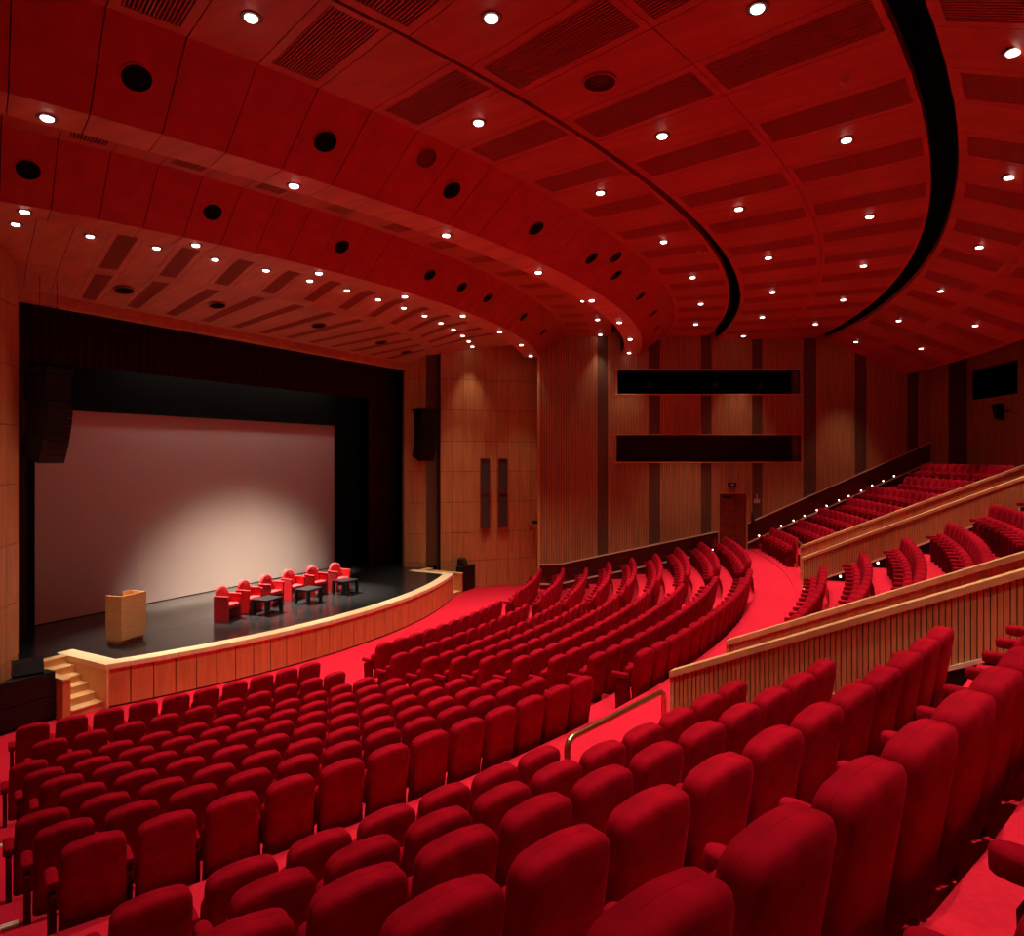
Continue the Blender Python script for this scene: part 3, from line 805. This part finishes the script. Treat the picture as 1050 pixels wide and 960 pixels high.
fa = MB(); fa.box(-9.5, 9.5, -2.52, -2.42, 8.10 + Z0, 8.33 + Z0); fa.box(-9.5, 9.5, -2.45, -2.2, 8.08 + Z0, 8.11 + Z0)
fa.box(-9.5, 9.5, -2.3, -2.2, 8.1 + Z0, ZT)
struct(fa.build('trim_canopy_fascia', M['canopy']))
rl = MB()
strip_ring(rl, [(39.3, 7.80), (39.3, 6.9)], -27, 27); strip_ring(rl, [(39.3, 6.9), (42.5, 6.9)], -27, 27)

# slatted vents
def make_vent(corner, label, group, nsl=14, cuts=(0, 1)):
    """corner(f, g): f along the slats 0..1, g across 0..1 -> point on the ceiling surface"""
    c = Vector(corner(.5, .5)); root = empty('ceiling_vent', c)
    s = MB()
    for i in range(nsl):
        g0, g1 = (i + .22) / nsl, (i + .72) / nsl
        for fa, fb in zip(cuts, cuts[1:]):
            lo = [Vector(corner(fa, g0)) - c, Vector(corner(fb, g0)) - c, Vector(corner(fb, g1)) - c, Vector(corner(fa, g1)) - c]
            s.hexa([p + Vector((0, 0, .006)) for p in lo] + [p + Vector((0, 0, .05)) for p in lo])
    s.build('slats', M['slat'], root)
    b = MB()
    for fa, fb in zip(cuts, cuts[1:]):
        lo = [Vector(corner(fa, 0)) - c, Vector(corner(fb, 0)) - c, Vector(corner(fb, 1)) - c, Vector(corner(fa, 1)) - c]
        b.hexa([p + Vector((0, 0, .07)) for p in lo] + [p + Vector((0, 0, .085)) for p in lo])
    b.build('backing', M['void'], root)
    tag(root, label, 'vent', group)
def in_view(p, m=60):
    q = to_px(p); return q is not None and -m < q[0] < 1050 + m and -m < q[1] < 960 + m
for nm, L in mark.items():
    i = 0
    for v0, v1, a0, a1, zf, k in L:
        c = polar((v0 + v1) / 2, (a0 + a1) / 2, zf((v0 + v1) / 2), YC)
        if not in_view(c, 140): continue
        cs = [polar(r, a, zf(r), YC) for r in (v0, v1) for a in (a0, a1)]
        seen = any(in_view(q, -2) for q in cs); i += seen
        make_vent(lambda f, g: polar(v0 + (v1 - v0) * f, a0 + (a1 - a0) * g, zf(v0 + (v1 - v0) * f), YC),
                  f'slatted ceiling vent, {ORD[i]} from the near side, {nm}' if seen else f'slatted ceiling vent overhead beside the near wall, {nm}', 'ceiling vents of the ' + nm, 14 if nm[0] != 'b' else 10)
cnt = [0, 0]
for v0, v1, a0, a1, k, q in can_v:
    def cor(f, g): return can_pt(v0 + (v1 - v0) * f, a0 + (a1 - a0) * g)
    if not in_view(cor(.5, .5), 60): continue
    cnt[q] += 1
    make_vent(cor, f'slatted vent over the stage canopy, {("front", "rear")[q]} row, {ORD[cnt[q]]} from the near side', 'canopy vents, ' + ('front', 'rear')[q] + ' row', 12, (0, 1) if q == 0 else (0, (2 - v0) / (v1 - v0), 1))

# downlights
LIGHTS = []
def downlight(p, label, group, power=1., rad=.076, tilt=None):
    root = empty('downlight', p)
    b = MB(); b.lathe([(rad + .045, .004), (rad + .045, -.010), (rad + .012, -.016), (rad - .01, -.006)], 22); b.build('trim_ring', M['trimwhite'], root, True)
    b = MB(); b.lathe([(rad * .94, -.006), (rad * .94, -.020), (rad * .80, -.032), (rad * .4, -.038), (rad * .1, -.039)], 22); b.build('lens', M['lamp'], root, True)
    tag(root, label, 'downlight', group)
    near = wall_x(p[1]) - abs(p[0])          # lamps right beside a wall are set low
    LIGHTS.append((Vector(p) + Vector((0, 0, -.075)), power * (.12 if near < .7 else .25 if near < 1.3 else .35 if near < 2. else 1.)))
def light_ring(r, zf, ks, nm, group, power=1., far=False):
    am = amax(r, YC) - .2
    P = [polar(r, A0 + CELL * k, zf(r), YC) for k in ks if abs(A0 + CELL * k) <= am]
    i = 0; nseen = sum(in_view(p, -2) for p in P)
    for p in P:
        if in_view(p, -2):
            i += 1; lab = f'small round downlight, {ORD[nseen + 1 - i] if far else ORD[i]} from the {"far wall" if far else "near side"}, {nm}'
        else: lab = f'small round downlight overhead beside the near wall, {nm}'
        downlight(p, lab, group, power)
light_ring(30.43, Z_1, range(-16, 17, 4), 'in the ring behind the great curved beam', 'downlights behind the great beam')
light_ring(32.50, Z_2, range(-14, 17, 4), 'in the ring between slot and middle joint', 'downlights between slot and middle joint')
light_ring(34.65, Z_2, range(-12, 17, 4), 'in the ring inside the wide black slot', 'downlights inside the wide slot')
light_ring(36.75, Z_3, range(-14, 17, 4), 'in the ring outside the wide black slot', 'downlights outside the wide slot')
light_ring(38.2, Z_3, range(-12, 17, 4), 'in the outermost sloping ring', 'downlights of the outermost ring', .6)
light_ring(28.05, Z_S1, range(-14, 17, 4), 'under the great curved beam', 'downlights under the great beam')
light_ring(26.9, Z_M, range(-14, 17, 4), 'between the two curved beams', 'downlights between the beams', far=True)
light_ring(24.10, Z_S2, range(-14, 17, 4), 'under the beam nearer the stage', 'downlights under the stage beam')
i = 0
for k in range(-14, 15, 2):
    a = A0 + CELL * k; i += 1
    downlight(can_pt(2, a), f'small round downlight, {ORD[i]} from the near side, in the stage canopy', 'downlights of the stage canopy', .55)
# round loudspeakers set in the beams and the canopy
def round_speaker(p, nrm, label, group, rad=.17, grille=False):
    p, nrm = Vector(p), Vector(nrm).normalized(); sx = nrm.cross(Vector((0, 0, 1)))
    sx = sx.normalized() if sx.length > .05 else Vector((math.cos(R_(12)), math.sin(R_(12)), 0)); sy = sx.cross(nrm)
    root = empty('ceiling_speaker', p)
    b = MB(); b.lathe([(rad + .022, -.01), (rad + .022, .012), (rad, .016), (rad - .004, -.004)], 28, (sx, sy, nrm), cap=False); b.build('rim', M['face'], root, True)
    b = MB(); b.lathe([(rad, .002), (rad * .8, .004), (rad * .4, .006)], 28, (sx, sy, nrm)); b.build('grille', M['void'] if not grille else M['ceil'], root, True)
    if grille:
        g = MB()
        for i in range(-6, 7):
            x = i * rad / 6.6; h = math.sqrt(max(0, rad * rad - x * x)) * .97
            g.obox(sx * x + nrm * .008, sx * .0045, sy * h, nrm * .004)
        g.build('bars', M['void'], root)
    tag(root, label, 'loudspeaker', group)
def face_pt(r0, z0, r1, z1, a, f=.5):
    r, z = r0 + (r1 - r0) * f, z0 + (z1 - z0) * f; nr = Vector(((z1 - z0), -(r1 - r0))); nr.normalize()   # (radial, up): faces out and down
    rad = Vector((math.sin(R_(a)), -math.cos(R_(a)), 0))
    return Vector(polar(r, a, z + Z0, YC)), rad * nr.x + Vector((0, 0, nr.y))
for i, k in enumerate((-13, -10, -7, -4, -1, 1, 4, 7, 10)):
    p, n = face_pt(28.47, 8.68, 29.55, 9.46, A0 + CELL * k, .48)
    round_speaker(p, n, f'round black loudspeaker in the great curved beam, {ORD[i + 1]} from the near side', 'loudspeakers in the great beam')
for i, k in enumerate((-8, 0)):
    p, n = face_pt(28.47, 8.68, 29.55, 9.46, A0 + CELL * k, .74)
    round_speaker(p, n, f'round slatted grille in the great curved beam, {("nearer", "farther")[i]} of the two', 'round grilles in the great beam', .17, True)
for i, k in enumerate((-14, -10, -6, -2, 0, 2, 6, 10)):
    p, n = face_pt(24.43, 8.62, 25.40, 9.49, A0 + CELL * k, .5)
    round_speaker(p, n, f'round black loudspeaker in the beam nearer the stage, {ORD[i + 1]} from the near side', 'loudspeakers in the stage beam')
for i, k in enumerate((-10, -6, 0, 6, 10)):
    a = A0 + CELL * k; 
    round_speaker(Vector(can_pt(.6, a)) - Vector((0, 0, .045)), (.2 * math.sin(R_(a)), -.2 * math.cos(R_(a)), -1), f'round black loudspeaker in the stage canopy, {ORD[i + 1]} from the near side', 'loudspeakers in the canopy', .2)
p = polar(32.6, A0 - 8 * CELL, Z_2(32), YC)
round_speaker(p, (0, 0, -1), 'round slatted grille in the flat ceiling ring beyond the thin slot', None, .2, True)
for i, (r, k) in enumerate(((35.0, -5.9), (31.0, 1.2), (35.0, 2.0))):
    pp = polar(r, A0 + k * CELL, Z_2(33) if r > 32 else Z_1(30), YC)
    root = empty('smoke_detector', pp)
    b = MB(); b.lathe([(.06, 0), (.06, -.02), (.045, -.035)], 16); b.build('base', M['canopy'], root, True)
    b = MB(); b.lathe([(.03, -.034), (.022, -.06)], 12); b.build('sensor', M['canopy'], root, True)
    tag(root, ('small round smoke detector beside the wide black slot, nearest of three', 'small round smoke detector close to the great curved beam', 'small round smoke detector by the wide slot, farther one')[i], 'smoke detector', 'smoke detectors')

# ------------------------------------------------------------------ loudspeakers round the stage
def line_array(s, label):
    x, y = s * 7.08, -3.52; root = empty('line_array', (x, y, 6.45 + Z0), R_(-s * 20))
    zt = 0.; ang = 0.; cy = 0.; fr = MB(); fr.box(-.48, .48, -.35, .40, -.14, .0)
    for q in (-.3, .3): fr.tube([(q, 0, 0), (q, 0, 2.0)], .008, 6)
    fr.build('flying_frame', M['black'], root)
    z = -.75; a = 2.
    fr2 = MB(); fr2.box(-.44, .44, -.30, .34, -.72, -.16); fr2.build('top_cabinet', M['blackgloss'], root)
    yf = -.36
    for i in range(8):
        h = .175; t = R_(a + i * 2.6)
        d = Vector((0, math.sin(t), -math.cos(t))); n = Vector((0, -math.cos(t), -math.sin(t)))
        c = Vector((0, yf, z)) + d * (h / 2) - n * .30
        b = MB(); b.obox(c, (.46, 0, 0), n * .29, d * (h / 2 - .006)); b.build('cabinet', M['blackgloss'], root)
        p = Vector((0, yf, z)) + d * h; yf, z = p.y, p.z
    root.scale = (.78, .85, 1.)
    tag(root, label, 'loudspeaker')
line_array(-1, 'curved black line-array loudspeaker hanging in front of the screen, beside the near wall')
line_array(1, 'curved black line-array loudspeaker hanging before the far panelled wall')
def subs(s, l1, l2, xw=1.14, xs=7.60):
    x = s * (xs + xw / 2); y = -4.35; h = xw / 2
    root = empty('subwoofer', (x, y, 0))
    b = MB(); P = [(-h, -.42), (h, -.42), (h - .50, -.10), (-h, -.10)]; b.prism(P if s > 0 else [(-px_, py_) for px_, py_ in P][::-1], .03, 1.0); cab = b.build('cabinet', M['black'], root)
    b = MB(); b.box(-xw / 2 + .05, xw / 2 - .05, -.432, -.415, .08, .50); b.box(-xw / 2 + .05, xw / 2 - .05, -.432, -.415, .53, .95); b.build('grille', M['blackgloss'], cab)
    f = MB()
    for q in (-1, 1): f.box(q * xw * .4 - .04, q * xw * .4 + .04, -.38, -.14, 0, .03)
    f.build('feet', M['void'], root)
    tag(root, l1, 'loudspeaker')
    m = empty('monitor_speaker', (s * (xs + (.36 if s > 0 else .40)), y - .18, 1.0), R_(s * 20))
    b = MB(); b.hexa([(-.26, -.17, .05), (.26, -.17, .05), (.26, .17, .05), (-.26, .17, .05), (-.26, -.06, .27), (.26, -.06, .27), (.26, .15, .30), (-.26, .15, .30)]); b.build('cabinet', M['blackgloss'], m)
    for q in (-.24, .24):
        f = MB(); f.box(q - .02, q + .02, -.15, .15, 0, .06); f.build('foot', M['black'], m)
    tag(m, l2, 'loudspeaker')
subs(-1, 'large black subwoofer on the floor beside the near stage steps', 'small black monitor speaker standing on the near subwoofer')
subs(1, 'black subwoofer on the floor at the far end of the stage', 'small black monitor speaker standing on the far subwoofer', .94, 7.93)
# tall column loudspeakers and a wall device on the far panelled wall
sp0, sp1 = Vector((7.95, -3.67, 0)), Vector((11.15, -6.68, 0)); sdv = (sp1 - sp0).normalized(); snv = Vector((sdv.y, -sdv.x, 0))
if snv.x > 0: snv = -snv
def on_splay(px):      # distance along the wall seen at picture column px
    lo, hi = 0., 4.8
    for _ in range(40):
        m = (lo + hi) / 2; q = to_px(sp0 + sdv * m + Vector((0, 0, 3)))
        if q[0] < px: lo = m
        else: hi = m
    return lo
for i, (a, b_) in enumerate(((492.3, 501.5), (510.6, 519.6))):
    t0, t1 = on_splay(a), on_splay(b_); c = sp0 + sdv * ((t0 + t1) / 2); w = (t1 - t0) / 2
    root = empty('column_speaker', (c.x, c.y, 1.52 + Z0)); H = 2.92
    b = MB()
    for u0, u1, z0, z1 in ((-w, -w + .05, 0, H), (w - .05, w, 0, H), (-w, w, 0, .06), (-w, w, H - .06, H), (-w, w, H / 2 - .03, H / 2 + .03)):
        b.obox(sdv * ((u0 + u1) / 2) + snv * .06 + Vector((0, 0, (z0 + z1) / 2)), sdv * ((u1 - u0) / 2), snv * .06, (0, 0, (z1 - z0) / 2))
    frm = b.build('frame', M['door'], root)
    for z0, z1 in ((.06, H / 2 - .03), (H / 2 + .03, H - .06)):
        g = MB(); g.obox(snv * .045 + Vector((0, 0, (z0 + z1) / 2)), sdv * (w - .05), snv * .04, (0, 0, (z1 - z0) / 2)); g.build('grille', M['mesh_grey'], frm)
    tag(root, ('tall narrow loudspeaker panel on the far stage-side wall, nearer the stage', 'tall narrow loudspeaker panel on the far stage-side wall, farther from stage')[i], 'loudspeaker', 'tall loudspeaker panels')
t = on_splay(544); c = sp0 + sdv * t
root = empty('wall_lamp', (c.x, c.y, 1.72 + Z0))
b = MB(); b.obox(snv * .04, sdv * .10, snv * .04, (0, 0, .05)); b.build('bracket', M['grey'], root)
b = MB(); b.lathe([(.04, -.1), (.07, -.06), (.07, .12)], 14, (sdv, Vector((0, 0, 1)), (snv + sdv * .6).normalized()), snv * .18 + sdv * .14); b.build('head', M['black'], root, True)
tag(root, 'small black lamp on a grey bracket near the edge of the far panelled wall', 'lamp')

# ------------------------------------------------------------------ things on the stage
def lectern():
    a = math.atan2(.14, .72); root = empty('lectern', (-5.36, -3.62, Z0), a)
    w, d, H = .365, .24, 1.15
    b = MB(); b.box(-w + .03, w - .03, -d + .06, d - .03, 0, .09); b.build('plinth', M['lectern'], root)
    b = MB(); b.box(-w, w, -d, -d + .022, .11, H - .0); b.build('front_panel', M['lectern'], root)
    for s in (-1, 1):
        b = MB(); x0, x1 = sorted((s * w, s * (w - .025))); b.box(x0, x1, -d + .022, d, .09, H - .015); b.build('side_panel', M['lectern'], root)
    b = MB(); b.hexa([(-w + .03, -d + .03, H - .12), (w - .03, -d + .03, H - .12), (w - .03, d, H - .22), (-w + .03, d, H - .22), (-w + .03, -d + .03, H - .10), (w - .03, -d + .03, H - .10), (w - .03, d, H - .20), (-w + .03, d, H - .20)])
    b.build('reading_shelf', M['lectern'], root)
    b = MB(); b.box(-w - .004, w + .004, -d - .004, -d + .03, H, H + .018); b.box(-w - .004, -w + .03, -d, d, H - .015, H + .018); b.box(w - .03, w + .004, -d, d, H - .015, H + .018); b.build('edging', M['lectern'], root)
    b = MB(); b.box(w - .28, w - .03, d - .05, d - .02, H - .12, H + .03); b.build('lamp_shelf', M['lectern'], root)
    tag(root, 'pale wooden lectern standing near the corner of the black stage', 'lectern')
lectern()
def armchair():
    root = empty('armchair')
    w, d = .305, .225
    for s in (-1, 1):
        b = MB(); pr = [(-d, 0), (d, 0), (d, .63), (d - .02, .655), (-d + .02, .655), (-d, .63)]
        x0, x1 = sorted((s * w, s * (w - .055))); b.loft([[(x0, y, z) for y, z in pr], [(x1, y, z) for y, z in pr]]); sp_ = b.build('side_panel', M['armred_shell'], root)
        b = MB(); b.box(x0 - .004, x1 + .004, -d - .004, d + .004, .655, .672); b.build('arm_pad', M['armred'], sp_)
    o = [(-.225, .42), (.225, .42)] + [(.225 * math.cos(R_(a)), .72 + .19 * math.sin(R_(a))) for a in range(0, 181, 15)]
    rings = [[(u * k, d - .05 + dy - (v - .45) * -.10, .42 + (v - .42) * k2) for u, v in o] for dy, k, k2 in ((-.07, .86, .95), (-.05, .97, .99), (-.02, 1, 1), (.02, 1, 1), (.045, .94, .98))]
    b = MB(); b.loft(rings); b.build('backrest', M['armred'], root, True)
    b = MB(); q = [(-.24, -.21), (.24, -.21), (.24, .17), (-.24, .17)]
    b.loft([[(x * k, y * k, z) for x, y in q] for k, z in ((.95, .335), (1, .35), (1, .41), (.96, .43), (.86, .44))]); b.build('seat_cushion', M['armred'], root, True)
    b = MB(); b.box(-.25, .25, -.18, .17, .30, .338); b.box(-.25, .25, .15, .175, .12, .60); b.build('seat_frame', M['armred_shell'], root)
    return root
ch0 = armchair()
cpos = [(-2.58, -3.82, 14), (-1.66, -3.60, 10), (-.69, -3.42, 6), (.29, -3.31, 2), (1.16, -3.44, -4), (2.08, -3.58, -4)]
cl = ['first of the six from the lectern', 'second of the six from the lectern', 'third of the six from the lectern', 'fourth of the six from the lectern', 'fifth of the six from the lectern', 'farthest of the six from the lectern']
for i, (x, y, a) in enumerate(cpos):
    o = ch0 if i == 0 else copy_tree(ch0)
    o.location = (x, y, Z0); o.rotation_euler = (0, 0, R_(a)); tag(o, 'bright red armchair on the black stage, ' + cl[i], 'armchair', 'red armchairs in a row on the stage')
def table():
    root = empty('coffee_table'); w, d, H = .33, .27, .44
    b = MB(); b.box(-w, w, -d, d, H - .05, H); b.build('tabletop', M['blackgloss'], root)
    for sx in (-1, 1):
        for sy in (-1, 1):
            x0, x1 = sorted((sx * w, sx * (w - .075))); y0, y1 = sorted((sy * d, sy * (d - .075)))
            b = MB(); b.box(x0, x1, y0, y1, 0, H - .05); b.build('leg', M['black'], root)
    return root
t0 = table()
for i, (x, y, a) in enumerate(((-1.55, -4.22, 6), (.12, -4.14, 4), (1.78, -4.13, -4))):
    o = t0 if i == 0 else copy_tree(t0)
    o.location = (x, y, Z0); o.rotation_euler = (0, 0, R_(a))
    tag(o, 'low black square table before the red armchairs, ' + ('nearest the lectern', 'middle one of the three', 'farthest from the lectern')[i], 'table', 'low black tables on the stage')

# ------------------------------------------------------------------ lamps
def spot(name, loc, aim, power, angle, blend, radius, color=(1, .84, .68)):
    ld = bpy.data.lights.new(name, 'SPOT'); ld.energy = power; ld.spot_size = R_(angle); ld.spot_blend = blend; ld.shadow_soft_size = radius; ld.color = color
    o = bpy.data.objects.new(name, ld); col.objects.link(o); o.location = loc
    o.rotation_euler = (Vector(aim) - Vector(loc)).to_track_quat('-Z', 'Y').to_euler(); return o
PW = 700
for p, k in LIGHTS: spot('downlight_beam', p, p + Vector((0, 0, -1)), PW * k, 60, .9, .07)
def stage_spot(x, y, z, aim, power, angle, blend, label):
    root = empty('stage_spotlight', (x, y, z)); ax = (Vector(aim) - Vector((x, y, z))).normalized(); sx = ax.cross(Vector((0, 1, 0))).normalized(); sy = sx.cross(ax)
    b = MB(); b.lathe([(.06, -.3), (.10, -.26), (.10, .05), (.125, .1)], 16, (sx, sy, ax), cap=False); b.build('body', M['black'], root, True)
    b = MB(); b.lathe([(.09, .0), (.05, .012)], 16, (sx, sy, ax)); b.build('lens', M['lamp'], root, True)
    b = MB(); b.box(-.02, .02, -.02, .02, .05, .6); b.build('hanger', M['black'], root)
    tag(root, label, 'spotlight', 'stage spotlights behind the canopy')
    spot('stage_beam', Vector((x, y, z)) + ax * .13, aim, power, angle, blend, .08, (1, .88, .74))
for i, (x, pw) in enumerate(((-4.9, 3000), (-1.4, 11000), (1.5, 11000))):
    stage_spot(x, -1.02, 7.15 + Z0, (x, -3.7, Z0), pw, 36, 1.0, f'black stage spotlight tucked behind the house curtain border, {ORD[i + 1]} from the near side')
BX, BH = 1.0, 4.5
bat = empty('lighting_batten', (BX, -.76, 7.8 + Z0))
b = MB(); b.hexa([(-BH, -.16, -.12), (BH, -.16, -.12), (BH, .16, -.12), (-BH, .16, -.12), (-BH, -.10, .12), (BH, -.10, .12), (BH, .10, .12), (-BH, .10, .12)]); b.build('housing', M['black'], bat)
for i in range(17):            # one lamp per lens, the middle ones opened widest
    x = -4.1 + i * .512
    b = MB(); b.box(x - .21, x + .21, -.13, .13, -.135, -.122); b.build('lens', M['lamp'], bat)
    q = abs(x) / 4.7
    ad = bpy.data.lights.new('batten_light', 'AREA'); ad.shape = 'DISK'; ad.size = .26; ad.color = (1, .82, .62)
    ad.energy = 32 * max(.1, 1 - q * q); ad.spread = R_(19.5 - 6.5 * min(1., q * q))
    ao = bpy.data.objects.new('batten_light', ad); col.objects.link(ao); ao.location = (BX + x, -.76, 7.65 + Z0)
for q in (-3, 0, 3):
    b = MB(); b.tube([(q, 0, .12), (q, 0, 1.2)], .012, 8); b.build('hanger', M['black'], bat)
tag(bat, 'long black lighting batten hidden behind the house curtain border above the red armchairs', 'stage light')

w = bpy.data.worlds.new('world'); sc.world = w; w.use_nodes = True
w.node_tree.nodes['Background'].inputs[0].default_value = (0, 0, 0, 1); w.node_tree.nodes['Background'].inputs[1].default_value = 0
vs = sc.view_settings; vs.view_transform = 'Standard'; vs.look = 'None'; vs.gamma = 1; vs.use_curve_mapping = False; vs.exposure = 0.70
sc.cycles.max_bounces = 8; sc.cycles.diffuse_bounces = 6; sc.cycles.glossy_bounces = 3; sc.cycles.use_denoising = True
sc.cycles.sample_clamp_indirect = 4.0; sc.cycles.caustics_reflective = False; sc.cycles.caustics_refractive = False
